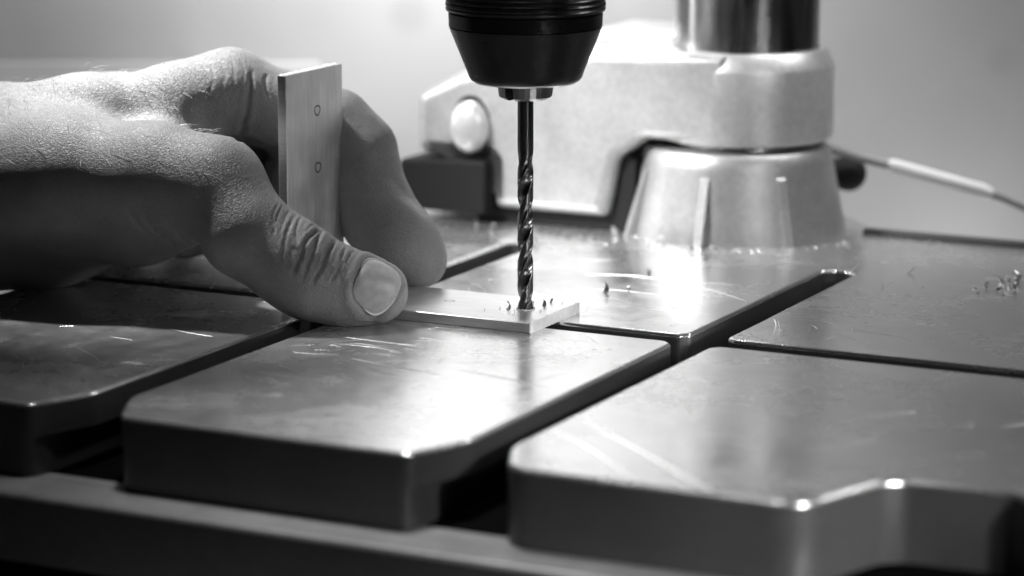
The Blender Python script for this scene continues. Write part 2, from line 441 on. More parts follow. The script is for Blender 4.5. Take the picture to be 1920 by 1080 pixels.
v, f = lathe([(7.2, 0), (7.2, 2.5), (6.4, 4), (4.5, 5), (0.1, 5.3)], 32)
v = [(x*.86-79.7, 122.7-z, y*1.12+30) for x, y, z in v]
obj('bolt_head', v, [q[::-1] for q in f], M['bolt'], br, True, None, 40)
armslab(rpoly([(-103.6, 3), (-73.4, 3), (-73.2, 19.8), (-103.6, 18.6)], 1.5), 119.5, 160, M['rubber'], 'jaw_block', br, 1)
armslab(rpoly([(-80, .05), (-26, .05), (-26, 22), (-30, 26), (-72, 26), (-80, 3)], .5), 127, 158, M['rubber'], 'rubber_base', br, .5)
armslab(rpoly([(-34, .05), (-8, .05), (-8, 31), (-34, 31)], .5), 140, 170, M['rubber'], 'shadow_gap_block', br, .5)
armslab(rpoly([(-48, 56), (-16, 56), (-17, 60), (-47, 60)], 1.5), 140, 170, M['castalu'], 'rear_boss', br, 1)
# lever rod with sleeve and black knob, right of the column
lev = thing('clamp_lever', 'thin grey lever rod with a pale sleeve sloping down right of the column', 'lever', (96, 150, 0))
v, f = tube([(-6, 0, 23.5), (20, 1, 16.4), (53, 2, 6.7), (62, 2, 1.8+.6)], [1.6, 1.5, 1.2, .9], 12); obj('rod', v, f, M['cord'], lev, True)
v, f = tube([(17.5, 1, 17.2), (19, 1, 16.8), (48, 2, 8.6), (50.5, 2, 7.8)], [1.6, 2.15, 2.15, 1.5], 16); obj('sleeve', v, f, M['sleeve'], lev, True, None, 60)
kn = thing('turning_handle', 'round black hand grip sticking out behind the column foot under the lever rod', 'hand grip', (96, 158, 0))
v, f = tube([(-6, 0, 13.6), (6, 0, 13.4)], 4.6, 32); obj('neck', v, f, M['rubber'], kn, True, None, 50)
v, f = lathe([(max(.05, 5.7*math.cos(t)), 5.7*math.sin(t)) for t in np.linspace(-1.57, 1.57, 17)], 32, (6.2, 0, 13.2)); obj('ball', v, f, M['rubber'], kn, True)

# ------------------------------------------------------------------ chuck and drill
ch = thing('drill_chuck', 'black keyless drill chuck gripping the twist drill', 'chuck', (-.1, 0, 57))
prof = [(20.5, 24.6)]
z = 25.2
while z < 45: prof += [(20.7, z), (20.45, z+.35), (20.7, z+.7)]; z += 1.4
prof += [(20.7, 46), (20.7, 120)]
v, f = lathe([(19.6, 24.1)]+prof, 96); obj('grip_sleeve', v, f, M['black'], ch, True, None, 30)
v, f = lathe([(19.2, 20.3), (19.85, 20.6), (19.95, 23.9), (19.2, 24.2)], 96); obj('collar', v, f, M['black'], ch, True, None, 30)
v, f = lathe([(13.4, 6.2), (14.1, 6.5), (14.7, 7.3), (15.1, 8.6), (19.75, 20.2), (19.2, 20.5)], 96); obj('nose', v, f, M['black'], ch, True, None, 40)
v, f = lathe([(7.2, 5.9), (12.2, 5.75), (13.2, 5.9), (13.6, 6.4)], 96); obj('rim', v, f, M['ring'], ch, True, None, 40)
for k in range(3):
    a0 = R(-90+22+120*k); v = []; prof = [(2.1, 3.6, 7.6), (2.1, 1.6, 7.3), (2.1, .9, 6.6), ]
    rings = [(5.2, 7.4), (2.0, 7.4), (1.0, 6.7)]
    out = []
    for (zz, ro) in ((7.5, 7.6), (2.2, 6.9), (1.5, 5.6)):
        for t in np.linspace(-.86, .86, 9): out.append((ro*math.cos(a0+t), ro*math.sin(a0+t), zz))
        out.append((1.2*math.cos(a0), 1.2*math.sin(a0), zz - (.5 if zz < 1 else 0)))
    n = 10; f = []
    for j in range(2):
        for i in range(n): f.append((j*n+i, j*n+(i+1) % n, (j+1)*n+(i+1) % n, (j+1)*n+i)[::-1])
    f.append([2*n+i for i in range(n)][::-1]); f.append(list(range(n)))
    obj('jaw', out, f, M['jaw'], ch, False)
bit = thing('twist_drill', 'thin steel twist drill standing upright in the aluminium strip under the chuck', 'drill bit', (-.1, 0, 1))
RD = 2.08
def sect(tw, depth, n=72):
    o = []
    for i in range(n):
        t = 2*math.pi*i/n; u = (t-tw) % math.pi                      # two flutes
        r = RD
        if depth > 0:
            x = (u-math.pi*.34)/(math.pi*.24)
            if abs(x) < 1: r = RD-depth*RD*.34*(1-x*x)**.5
            elif u > math.pi*.86: r = RD*.95
            elif x >= 1: r = RD
        o.append((r*math.cos(t), r*math.sin(t)))
    return o
v = []; f = []; zs = list(np.linspace(0, 44, 260))+[44.5, 62]
for zz in zs:
    dep = max(0, min(1, (45-zz)/9)); v += [(x, y, zz) for x, y in sect(zz*2*math.pi/24.5+.9, dep)]
n = 72
for j in range(len(zs)-1):
    for i in range(n): f.append((j*n+i, j*n+(i+1) % n, (j+1)*n+(i+1) % n, (j+1)*n+i))
f.append(list(range(n))[::-1]); f.append([(len(zs)-1)*n+i for i in range(n)])
obj('fluted_shank', v, f, M['drill'], bit, True, None, 35)

# ------------------------------------------------------------------ bent aluminium strip
al = thing('bent_metal_strip', 'bent aluminium strip standing upright between the fingers with its foot under the drill', 'metal strip', (0, 0, 0), TR)
A0, A1_ = -15.3, 14.3; t_ = 2.8; BV = -63.0; BR = 9.0; ZT = 62.5
prof = [(BR, .02), (BR, t_), ]+[(BV+1.2-1.2*math.sin(w), t_+1.2-1.2*math.cos(w)) for w in np.linspace(0, math.pi/2, 5)]+[(BV, ZT), (BV-t_, ZT)]+[(BV-t_+2.2-2.2*math.cos(w), 2.2-2.2*math.sin(w)+.02) for w in np.linspace(0, math.pi/2, 5)]
def rim_jit(): return random.uniform(-.12, .12)
v = []; e = .22; NP = len(prof)
PP = ccw(prof); inn = offset(PP, e)
for a_, P_ in ((A0, inn), (A0+e, PP), (A1_-e, PP), (A1_, inn)):
    for x, z in P_: v.append((x, a_, z))
f = []; fm = []
def mid(i, j):
    xm = (PP[i][0]+PP[j][0])/2; zm = (PP[i][1]+PP[j][1])/2
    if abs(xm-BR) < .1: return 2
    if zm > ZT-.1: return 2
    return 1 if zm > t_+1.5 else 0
for r_ in range(3):
    for i in range(NP):
        j = (i+1) % NP; f.append((r_*NP+i, r_*NP+j, (r_+1)*NP+j, (r_+1)*NP+i)[::-1]); fm.append(mid(i, j))
f.append(list(range(NP))); fm.append(0); f.append([3*NP+i for i in range(NP)][::-1]); fm.append(0)
obj('strip', v, f, [M['alu'], M['alu_up'], M['cut']], al, True, fm, 30)
# ragged sawn rims
def burr(fn, n=70):
    v = []; f = []
    for i in range(n):
        t = i/(n-1); h = random.uniform(.05, .5)*(1 if random.random() < .6 else .3)
        v += [fn(t, 0, 0), fn(t, .35, 0), fn(t, .12, h)]
    for i in range(n-1):
        a = 3*i; f += [(a, a+3, a+5, a+2), (a+1, a+2, a+5, a+4)]
    return v, f
v1 = burr(lambda t, s, h: (BV-t_*1.0+.1+s*3, A0+.2+t*(A1_-A0-.4), ZT+h-.02))
v2 = burr(lambda t, s, h: (BV-.1-s*2, A0+.2+t*(A1_-A0-.4), ZT+h-.02))
v3 = burr(lambda t, s, h: (BR-.05-s, A0+.2+t*(A1_-A0-.4), t_+h*.9-.02))
v4 = burr(lambda t, s, h: (BV-t_+.05+2.7*t, A0+.05+s, ZT+h*.6-.02), 16)
for v, f in (v1, v2, v3, v4): obj('sawn_burr', v, f, M['cut'], al)
def inkring(b, a, z, up, r0=.95, w=.3, sq=1.15):
    v = []; f = []; n = 40
    for i in range(n+3):
        t = 2*math.pi*i/n+.6; rr = r0*(1+.05*math.sin(3*t)+.02*i/n)
        for r in (rr-w/2, rr+w/2):
            x, y = r*math.cos(t), r*math.sin(t)*sq
            v.append((b+.02, a+x, z+y) if up else (b+x, a+y*.9, z+.02))
    for i in range(n+2): f.append((2*i, 2*i+1, 2*i+3, 2*i+2))
    return obj('pen_mark', v, f, M['ink'], al)
inkring(BV, .6, 51.4, True, 1.4, .42, .92); inkring(BV, .6, 35.9, True, 1.4, .42, .92); inkring(-22.9, .5, t_, False, 1.3, .25, 1)
# countersunk rim of the hole being drilled
v = []; f = []
for i in range(40):
    t = 2*math.pi*i/40; r = 2.1; h = random.uniform(.1, .55)
    v += [(r*math.cos(t), r*math.sin(t), t_-.02), ((r+.25)*math.cos(t), (r+.25)*math.sin(t), t_+h), ((r+.6)*math.cos(t), (r+.6)*math.sin(t), t_-.02)]
for i in range(40):
    j = (i+1) % 40; f += [(3*i, 3*j, 3*j+1, 3*i+1), (3*i+1, 3*j+1, 3*j+2, 3*i+2)]
obj('hole_burr', v, f, M['cut'], al)

# ------------------------------------------------------------------ chips
def curl(L, w, turns, th=.12):
    v = []; f = []; n = 10; R0 = L/(2*math.pi*max(turns, .2))
    for i in range(n+1):
        t = i/n*turns*2*math.pi; r = R0*(1-.3*i/n); x = r*math.sin(t); z = R0-r*math.cos(t)+.02; y = i/n*w*.8
        ww = w*(1-.75*abs(i/n-.4))
        for dy, dz in ((-ww/2, 0), (ww/2, 0), (ww/2, th), (-ww/2, th)): v.append((x, y+dy, z+dz))
    for i in range(n):
        for k in range(4): q = (k+1) % 4; f.append((4*i+k, 4*i+q, 4*i+4+q, 4*i+4+k)[::-1])
    f.append((0, 1, 2, 3)); f.append((4*n+3, 4*n+2, 4*n+1, 4*n))
    return v, f
protos = {}
def chip(b, a, z, L, w, turns, rz, label, group, m='chip', tilt=0.):
    key = (L, w, turns, m)
    x, y, _ = T(b, a)
    if key in protos: o = bpy.data.objects.new('metal_chip', protos[key]); COL.objects.link(o)
    else:
        v, f = curl(L, w, turns); o = obj('metal_chip', v, f, M[m], None, True, None, 50); protos[key] = o.data
    o.location = (x, y, z); o.rotation_euler = (tilt, 0, rz)
    tag(o, label, 'metal chip', group); return o
HAND = {
 'palm': [
  ((-343.45, 60.0, 14.68, 27), (-195.06, 52.0, 29.7, 24)),
  ((-195.06, 52.0, 29.7, 24), (-153.33, 44.0, 35.47, 19)),
  ((-200.48, 75.0, 25.93, 22), (-160.04, 80.0, 29.77, 18)),
  ((-152.38, 40.0, 41.71, 15), (-120.41, 42.0, 47.3, 10.5)),
  ((-120.41, 42.0, 47.3, 10.5), (-95.23, 46.0, 50.72, 9.6)),
  ((-95.23, 46.0, 50.72, 9.6), (-81.31, 50.0, 54.17, 10.3)),
  ((-156.47, 62.0, 38.38, 15), (-117.65, 64.0, 42.93, 12)),
  ((-117.65, 64.0, 42.93, 12), (-86.62, 70.0, 48.14, 10.3)),
  ((-160.24, 82.0, 34.11, 14), (-90.24, 90.0, 41.48, 10.5)),
  ((-163.33, 98.0, 28.5, 12), (-95.32, 108.0, 34.93, 10)),
  ((-229.68, 85.0, 13.31, 24), (-184.52, 92.0, 16.51, 19)),
  ((-184.52, 92.0, 16.51, 19), (-126.4, 100.0, 15.13, 15)),
  ((-126.4, 100.0, 15.13, 15), (-103.32, 106.0, 20.84, 12)),
  ((-177.46, 60.0, 28.38, 20), (-131.08, 70.0, 25.21, 16)),
  ((-211.85, 62.0, 9.72, 33), (-165.64, 58.0, 14.28, 27)),
  ((-165.64, 58.0, 14.28, 27), (-135.74, 50.0, 18.3, 19)),
  ((-135.74, 50.0, 18.3, 19), (-115.58, 44.0, 20.27, 14.5)),
  ((-150.89, 30.0, 33.3, 18), (-123.67, 22.0, 34.61, 15.5)),
  ((-123.67, 22.0, 34.61, 15.5), (-98.4, 14.0, 35.21, 13.2)),
  ((-98.4, 14.0, 35.21, 13.2), (-80.93, 6.0, 35.11, 11.3)),
  ((-134.88, 36.0, 21.98, 13), (-104.19, 24.0, 23.37, 11.5)),
  ((-104.19, 24.0, 23.37, 11.5), (-91.73, 16.0, 26.96, 10)),
  ((-99.25, 34.0, 38.52, 9), (-83.84, 38.0, 31.25, 7.5)),
 ],
 'thumb': [
  ((-81.49, 6.0, 34.82, 11.2), (-73.09, -1.0, 23.58, 11.4)),
  ((-73.09, -1.0, 23.58, 11.4), (-61.29, -4.0, 16.07, 11.0)),
  ((-61.29, -4.0, 16.07, 11.0), (-55.71, -5.0, 12.3, 10.6)),
  ((-55.71, -5.0, 12.3, 10.6), (-46.71, -5.0, 9.47, 9.4)),
  ((-46.71, -5.0, 9.47, 9.4), (-38.93, -5.0, 8.33, 8.2)),
 ],
 'index': [
  ((-81.31, 50.0, 54.17, 10.3), (-68.6, 52.0, 49.14, 9.6)),
  ((-68.6, 52.0, 49.14, 9.6), (-52.35, 51.0, 44.07, 9.4)),
  ((-52.35, 51.0, 44.07, 9.4), (-45.82, 49.0, 37.21, 9.7)),
  ((-45.82, 49.0, 37.21, 9.7), (-43.41, 46.0, 27.69, 9.5)),
  ((-43.41, 46.0, 27.69, 9.5), (-40.1, 43.0, 19.55, 10.2)),
  ((-40.1, 43.0, 19.55, 10.2), (-34.08, 38.0, 13.0, 10.1)),
  ((-34.08, 38.0, 13.0, 10.1), (-29.32, 35.0, 9.25, 8)),
 ],
 'middle': [
  ((-86.62, 70.0, 48.14, 10.3), (-58.04, 70.0, 40.53, 9.3)),
  ((-58.04, 70.0, 40.53, 9.3), (-70.64, 72.0, 18.7, 8.3)),
  ((-70.64, 72.0, 18.7, 8.3), (-82.92, 72.0, 13.75, 7.6)),
  ((-82.92, 72.0, 13.75, 7.6), (-97.5, 72.0, 9.41, 7)),
 ],
 'ring': [
  ((-90.24, 90.0, 41.48, 10.3), (-63.16, 89.0, 36.95, 8.8)),
  ((-63.16, 89.0, 36.95, 8.8), (-78.33, 90.0, 14.8, 7.8)),
  ((-78.33, 90.0, 14.8, 7.8), (-100.45, 92.0, 9.69, 7)),
 ],
 'little': [
  ((-95.32, 108.0, 34.93, 9.5), (-73.1, 106.0, 30.44, 8)),
  ((-73.1, 106.0, 30.44, 8), (-86.22, 108.0, 14.08, 7)),
  ((-86.22, 108.0, 14.08, 7), (-104.04, 110.0, 8.89, 6.5)),
 ],
}
CREASES = [
  (0.18, 0.25, 0.08, [(-58.03, -3.75, 27.98), (-58.03, -3.75, 27.98), (-58.27, -6.73, 27.61), (-58.72, -8.89, 26.92), (-59.25, -10.85, 25.85), (-59.59, -11.98, 24.97), (-60.05, -13.0, 23.99), (-60.24, -13.87, 22.84), (-60.25, -14.6, 21.62), (-60.25, -15.09, 20.63), (-60.75, -15.42, 19.84)]),
  (-0.55, 2.0, 0, [(-56.08, -4.25, 26.94), (-55.75, -4.76, 26.72), (-55.96, -6.59, 26.52), (-55.93, -8.07, 26.03), (-56.08, -9.42, 25.46), (-56.25, -10.76, 24.68), (-56.22, -11.76, 23.85), (-56.71, -12.91, 22.91), (-57.23, -13.89, 21.88), (-57.27, -14.33, 21.23), (-57.74, -14.91, 20.38)]),
  (-0.6, 1.7, 0, [(-51.37, -2.25, 23.63), (-51.52, -5.25, 23.97), (-51.59, -6.25, 23.9), (-51.56, -7.89, 23.44), (-51.98, -9.55, 22.99), (-52.4, -10.6, 22.61), (-52.73, -11.85, 21.85), (-53.08, -12.96, 20.95), (-53.28, -13.65, 20.24), (-53.74, -14.18, 19.76), (-54.24, -14.67, 19.25)]),
  (-0.3, 1.6, 0, [(-46.73, -6.76, 20.76), (-46.87, -7.73, 20.59), (-47.2, -8.8, 20.38), (-47.55, -9.95, 19.99), (-47.79, -10.71, 19.63), (-48.26, -11.66, 19.15), (-48.53, -12.5, 18.5), (-48.76, -13.25, 17.75), (-49.43, -14.02, 17.04), (-49.79, -14.6, 16.21), (-50.04, -15.0, 15.48)]),
  (0.95, 0.5, 0.3, [(-53.05, -5.77, 24.96), (-53.23, -6.79, 24.87), (-53.71, -7.78, 24.87), (-54.27, -8.73, 24.82), (-54.8, -9.7, 24.62), (-55.21, -10.41, 24.4), (-55.76, -11.14, 24.15), (-56.04, -11.48, 24.01), (-56.3, -12.08, 23.59), (-56.78, -12.65, 23.24), (-56.71, -12.91, 22.91), (-57.1, -13.43, 22.45), (-57.23, -13.89, 21.88), (-57.27, -14.33, 21.23), (-57.27, -14.63, 20.73), (-57.77, -15.06, 20.09), (-57.76, -15.4, 19.34), (-58.25, -15.69, 18.73), (-58.75, -15.87, 18.28), (-58.75, -16.06, 17.65), (-59.25, -16.26, 16.75), (-59.25, -16.35, 16.25), (-59.75, -16.32, 16.25), (-59.75, -16.39, 15.75), (-60.25, -16.38, 15.25), (-60.25, -16.38, 15.25)]),
  (0.8, 0.42, 0.25, [(-52.74, -5.75, 24.76), (-52.73, -6.27, 24.66), (-52.98, -7.55, 24.5), (-53.23, -8.76, 24.18), (-53.68, -9.82, 23.9), (-53.57, -10.43, 23.46), (-53.79, -11.1, 23.11), (-54.2, -11.78, 22.78), (-54.19, -12.29, 22.29), (-54.2, -12.79, 21.79), (-54.41, -13.52, 21.05), (-54.89, -14.06, 20.57), (-55.05, -14.49, 19.98), (-55.29, -15.06, 19.1), (-55.71, -15.46, 18.44), (-56.24, -15.95, 17.38), (-56.25, -16.14, 16.74), (-56.75, -16.48, 15.43), (-57.25, -16.64, 14.25), (-57.75, -16.66, 13.75), (-58.25, -16.62, 12.75)]),
  (0.95, 0.5, 0.3, [(-49.23, -5.25, 22.29), (-49.23, -5.25, 22.29), (-49.39, -7.22, 22.1), (-49.75, -8.75, 21.83), (-50.07, -9.92, 21.45), (-50.46, -11.02, 20.99), (-50.79, -11.73, 20.64), (-50.96, -12.02, 20.5), (-50.97, -12.51, 20.01), (-51.23, -12.85, 19.84), (-51.29, -13.1, 19.59), (-51.42, -13.57, 19.08), (-51.73, -13.87, 18.88), (-51.78, -14.31, 18.23), (-51.95, -14.51, 18.03), (-52.13, -14.92, 17.38), (-52.31, -15.07, 17.19), (-52.57, -15.47, 16.43), (-53.25, -15.9, 15.75), (-53.45, -16.0, 15.55), (-53.75, -16.25, 14.75), (-54.27, -16.43, 14.22), (-54.41, -16.52, 13.7), (-54.74, -16.61, 12.75), (-55.25, -16.66, 12.25), (-55.75, -16.66, 11.75)]),
  (0.5, 0.38, 0.2, [(-46.73, -6.76, 20.76), (-46.74, -7.28, 20.65), (-46.73, -8.26, 20.36), (-47.04, -9.46, 20.0), (-47.25, -10.24, 19.67), (-47.24, -10.75, 19.34), (-47.57, -11.46, 18.97), (-47.54, -11.99, 18.49), (-47.54, -12.49, 17.99), (-47.25, -12.66, 17.67), (-47.77, -13.24, 17.23), (-47.61, -13.42, 16.91), (-48.11, -13.94, 16.41), (-48.29, -14.11, 16.21), (-48.43, -14.51, 15.54), (-48.75, -14.75, 15.23), (-49.28, -15.09, 14.72), (-49.72, -15.45, 13.88), (-50.24, -15.69, 13.26), (-50.76, -15.87, 12.75), (-51.1, -15.98, 12.28)]),
  (0.35, 0.3, 0.15, [(-58.33, -3.75, 28.13), (-58.35, -4.25, 28.11), (-58.58, -5.9, 27.97), (-58.88, -7.62, 27.56), (-59.04, -8.98, 27.0), (-59.26, -9.72, 26.65), (-59.29, -10.57, 26.08), (-59.22, -11.38, 25.4), (-59.22, -11.92, 24.92), (-59.22, -12.41, 24.41), (-59.25, -13.12, 23.62), (-59.28, -13.56, 23.06), (-59.24, -14.15, 22.18), (-59.75, -14.57, 21.59), (-59.75, -14.93, 20.9), (-59.75, -15.07, 20.6)]),
  (0.25, 0.28, 0.12, [(-54.74, -4.74, 26.13), (-54.83, -5.26, 26.14), (-55.26, -6.24, 26.22), (-55.41, -7.21, 26.06), (-55.8, -7.69, 26.1), (-56.08, -8.42, 25.96), (-56.27, -9.23, 25.65), (-56.43, -9.58, 25.54), (-56.74, -10.26, 25.26), (-56.88, -10.6, 25.1), (-57.08, -10.93, 24.94)]),
  (0.3, 0.3, 0.15, [(-44.24, -6.78, 19.64), (-44.43, -7.6, 19.54), (-44.9, -8.21, 19.56), (-45.13, -8.86, 19.41), (-45.32, -9.69, 19.1), (-45.72, -10.38, 18.88), (-45.92, -11.05, 18.51), (-46.26, -11.67, 18.16), (-46.53, -12.5, 17.5), (-46.56, -12.96, 16.98), (-46.73, -13.19, 16.77)]),
  (0.25, 0.3, 0.12, [(-48.27, -5.74, 21.67), (-47.66, -5.25, 21.38), (-47.24, -5.78, 21.13), (-46.73, -6.76, 20.76), (-46.22, -7.76, 20.28), (-45.72, -8.29, 19.89), (-45.47, -9.03, 19.49), (-45.32, -9.69, 19.1), (-45.12, -9.89, 18.9), (-44.71, -10.4, 18.41), (-44.74, -10.76, 18.18)]),
  (0.25, 0.3, 0.12, [(-49.09, -13.95, 16.94), (-48.79, -14.06, 16.59), (-48.72, -14.42, 15.89), (-48.09, -14.47, 15.44), (-47.76, -14.71, 14.72), (-47.75, -14.89, 14.26), (-47.58, -14.98, 13.92), (-47.74, -15.22, 13.26), (-47.75, -15.35, 12.75), (-48.09, -15.48, 12.41), (-47.92, -15.51, 12.08)]),
  (0.2, 0.3, 0.1, [(-64.01, -3.45, 32.0), (-64.27, -4.74, 31.82), (-64.23, -5.79, 31.36), (-64.56, -6.94, 30.98), (-64.96, -8.04, 30.5), (-65.13, -8.89, 29.89), (-65.29, -9.65, 29.24), (-65.22, -10.38, 28.38), (-65.3, -11.07, 27.57), (-65.79, -11.82, 26.72), (-65.78, -12.12, 26.23)]),
  (0.35, 0.4, 0.2, [(-59.7, -3.25, 28.85), (-59.75, -5.27, 28.64), (-60.25, -7.26, 28.26), (-60.46, -9.01, 27.49), (-60.95, -10.01, 27.0), (-61.26, -11.17, 26.16), (-61.77, -12.19, 25.27), (-61.75, -13.13, 24.14), (-62.25, -13.77, 23.26), (-62.25, -14.34, 22.29), (-62.25, -14.82, 21.28), (-62.75, -15.19, 20.24), (-62.75, -15.46, 19.38), (-63.23, -15.55, 18.73), (-63.26, -15.73, 17.75), (-63.25, -15.79, 17.25)]),
  (0.25, 0.3, 0.12, [(-61.22, -2.74, 29.83), (-61.36, -4.76, 29.63), (-61.72, -6.28, 29.36), (-62.19, -7.81, 28.89), (-62.29, -9.11, 28.12), (-62.76, -10.33, 27.33), (-62.75, -11.11, 26.61), (-63.25, -12.12, 25.62), (-63.22, -12.98, 24.49), (-63.25, -13.58, 23.59), (-63.75, -13.77, 23.26)]),
  (0.25, 0.3, 0.12, [(-63.13, -2.75, 31.38), (-63.24, -4.23, 31.16), (-63.42, -6.09, 30.58), (-63.78, -7.2, 30.22), (-64.21, -8.77, 29.36), (-64.28, -9.63, 28.63), (-64.78, -10.73, 27.73), (-64.75, -11.61, 26.63), (-65.1, -12.48, 25.47), (-65.25, -13.04, 24.55), (-65.75, -13.4, 23.86)]),
  (0.35, 0.9, 0.0, [(-104.91, 0.03, 32.6), (-104.78, 0.16, 31.74), (-104.24, 0.26, 30.76), (-103.73, 0.66, 29.25), (-103.25, 1.25, 27.76), (-102.73, 1.68, 26.77), (-102.21, 2.41, 25.42), (-101.61, 2.96, 24.46), (-100.92, 3.52, 23.53), (-100.25, 4.12, 22.62), (-99.72, 4.76, 21.76), (-99.26, 5.19, 21.19), (-98.25, 5.58, 20.58), (-97.75, 6.28, 19.8), (-96.96, 6.5, 19.5), (-96.44, 7.0, 19.0)]),
  (0.5, 1.0, 0.0, [(-96.03, -1.99, 31.97), (-95.71, -1.88, 31.27), (-95.21, -1.55, 29.9), (-94.62, -1.05, 28.4), (-93.94, -0.49, 27.03), (-93.22, 0.4, 25.4), (-92.76, 1.17, 24.27), (-91.87, 2.04, 23.06), (-91.07, 2.97, 22.0), (-90.25, 4.92, 20.42), (-89.24, 5.78, 19.82), (-88.77, 8.77, 18.4), (-87.74, 9.26, 18.4), (-84.56, -4.68, 20.32), (-83.95, -5.91, 20.1), (-83.43, -6.9, 20.12)]),
  (0.35, 0.9, 0.0, [(-101.25, -1.23, 34.25), (-100.76, -1.18, 32.74), (-100.31, -0.95, 31.2), (-99.75, -0.39, 29.24), (-99.28, 0.56, 27.08), (-98.74, 1.65, 25.18), (-97.75, 2.4, 23.9), (-97.21, 3.26, 22.76), (-96.25, 3.9, 21.9), (-95.75, 4.62, 21.12), (-94.75, 5.33, 20.34), (-94.25, 6.13, 19.63), (-93.75, 6.96, 18.95), (-93.25, 7.81, 18.34), (-92.75, 8.44, 17.94), (-92.25, 9.4, 17.41)]),
  (0.2, 0.9, 0.0, [(-86.22, -6.18, 35.25), (-85.88, -6.42, 34.25), (-84.91, -6.94, 33.25), (-84.27, -7.31, 32.24), (-83.38, -7.9, 30.75), (-82.75, -8.37, 29.78), (-82.24, -8.85, 28.77), (-81.87, -9.38, 27.25), (-81.72, -9.69, 26.25), (-81.5, -10.0, 25.45), (-81.21, -10.31, 24.74)]),
  (0.8, 0.8, 0.15, [(-74.53, 43.53, 61.48), (-74.68, 42.7, 60.8), (-74.56, 42.05, 59.93), (-74.74, 41.16, 58.76), (-74.74, 40.66, 57.75), (-74.77, 40.27, 56.74), (-74.89, 39.94, 55.71), (-75.18, 39.6, 54.24), (-75.45, 39.47, 53.25), (-75.54, 39.51, 52.1), (-75.74, 39.68, 50.74), (-75.93, 39.99, 49.46), (-76.26, 40.39, 48.27), (-76.72, 40.84, 47.22), (-77.27, 41.68, 45.79), (-77.25, 42.63, 44.63), (-77.75, 43.92, 43.41), (-78.25, 45.79, 42.29), (-75.4, 6.75, 46.57), (-75.1, 5.25, 46.42), (-75.23, 3.73, 46.29)]),
  (0.4, 0.6, 0.1, [(-70.87, 44.88, 59.63), (-70.77, 44.38, 59.13), (-70.77, 43.87, 58.62), (-71.08, 43.07, 57.92), (-70.98, 42.53, 57.02), (-71.12, 42.09, 56.37), (-70.81, 41.92, 55.68), (-70.59, 41.54, 54.4), (-70.3, 41.44, 53.69), (-70.25, 41.25, 52.75), (-70.24, 41.17, 52.25)]),
  (0.16, 0.4, 0.06, [(-80.75, 43.73, 64.14), (-80.75, 43.28, 63.85), (-80.25, 42.38, 63.11), (-79.75, 41.9, 62.6), (-79.25, 41.18, 61.73), (-79.22, 40.57, 60.94), (-79.21, 40.12, 60.27), (-79.25, 39.61, 59.37), (-79.26, 39.3, 58.72), (-79.27, 38.92, 57.73), (-79.24, 38.65, 56.76), (-79.39, 38.47, 56.1), (-79.75, 38.22, 54.75), (-80.22, 38.09, 54.25), (-80.54, 38.01, 53.25), (-80.88, 37.96, 52.76)]),
  (0.16, 0.4, 0.06, [(-83.25, 42.95, 63.55), (-83.25, 42.37, 63.12), (-82.75, 41.81, 62.68), (-82.25, 41.06, 61.95), (-82.25, 40.37, 61.14), (-81.75, 39.76, 60.25), (-81.75, 39.39, 59.63), (-81.75, 38.89, 58.67), (-82.21, 38.53, 57.95), (-82.25, 38.27, 57.24), (-82.27, 37.95, 56.14), (-82.75, 37.7, 55.25), (-83.22, 37.54, 54.78), (-83.74, 37.33, 53.75), (-83.74, 37.31, 53.25), (-84.25, 37.18, 52.75)]),
  (0.16, 0.4, 0.06, [(-86.23, 43.27, 63.35), (-86.26, 42.57, 62.91), (-85.75, 41.41, 62.09), (-85.25, 40.62, 61.38), (-85.25, 39.91, 60.59), (-84.75, 39.28, 59.74), (-84.75, 38.69, 58.77), (-84.75, 38.38, 58.18), (-85.26, 37.9, 57.25), (-85.24, 37.57, 56.36), (-85.76, 37.29, 55.75), (-86.06, 37.01, 54.94), (-86.26, 36.74, 53.75), (-86.94, 36.47, 53.21), (-87.27, 36.32, 52.75), (-87.76, 36.1, 52.23)]),
  (0.16, 0.4, 0.06, [(-77.78, 43.88, 63.61), (-77.72, 43.6, 63.4), (-77.59, 43.05, 62.94), (-77.26, 42.33, 62.16), (-76.91, 41.94, 61.56), (-76.58, 41.57, 60.93), (-76.44, 41.0, 60.04), (-76.41, 40.45, 59.09), (-76.78, 39.88, 58.22), (-76.7, 39.58, 57.3), (-76.76, 39.39, 56.74)]),
  (0.22, 0.5, 0.05, [(-48.23, 37.78, 33.75), (-47.76, 37.72, 34.25), (-47.26, 37.69, 34.75), (-46.76, 37.81, 35.76), (-46.25, 37.85, 36.26), (-45.71, 37.99, 37.04), (-45.25, 38.05, 37.35), (-44.75, 38.28, 38.25), (-43.88, 38.47, 38.61), (-43.24, 38.64, 38.78), (-42.75, 38.9, 39.25), (-42.56, 39.01, 39.44), (-41.77, 39.39, 39.73), (-41.58, 39.53, 39.92), (-40.9, 39.94, 40.12), (-40.7, 40.12, 40.3)]),
]
NAILP = [(-43.22, -12.87, 15.36), (-33.98, -11.52, 8.71), (-35.28, -5.24, 15.67), (-41.28, -14.15, 7.26)]
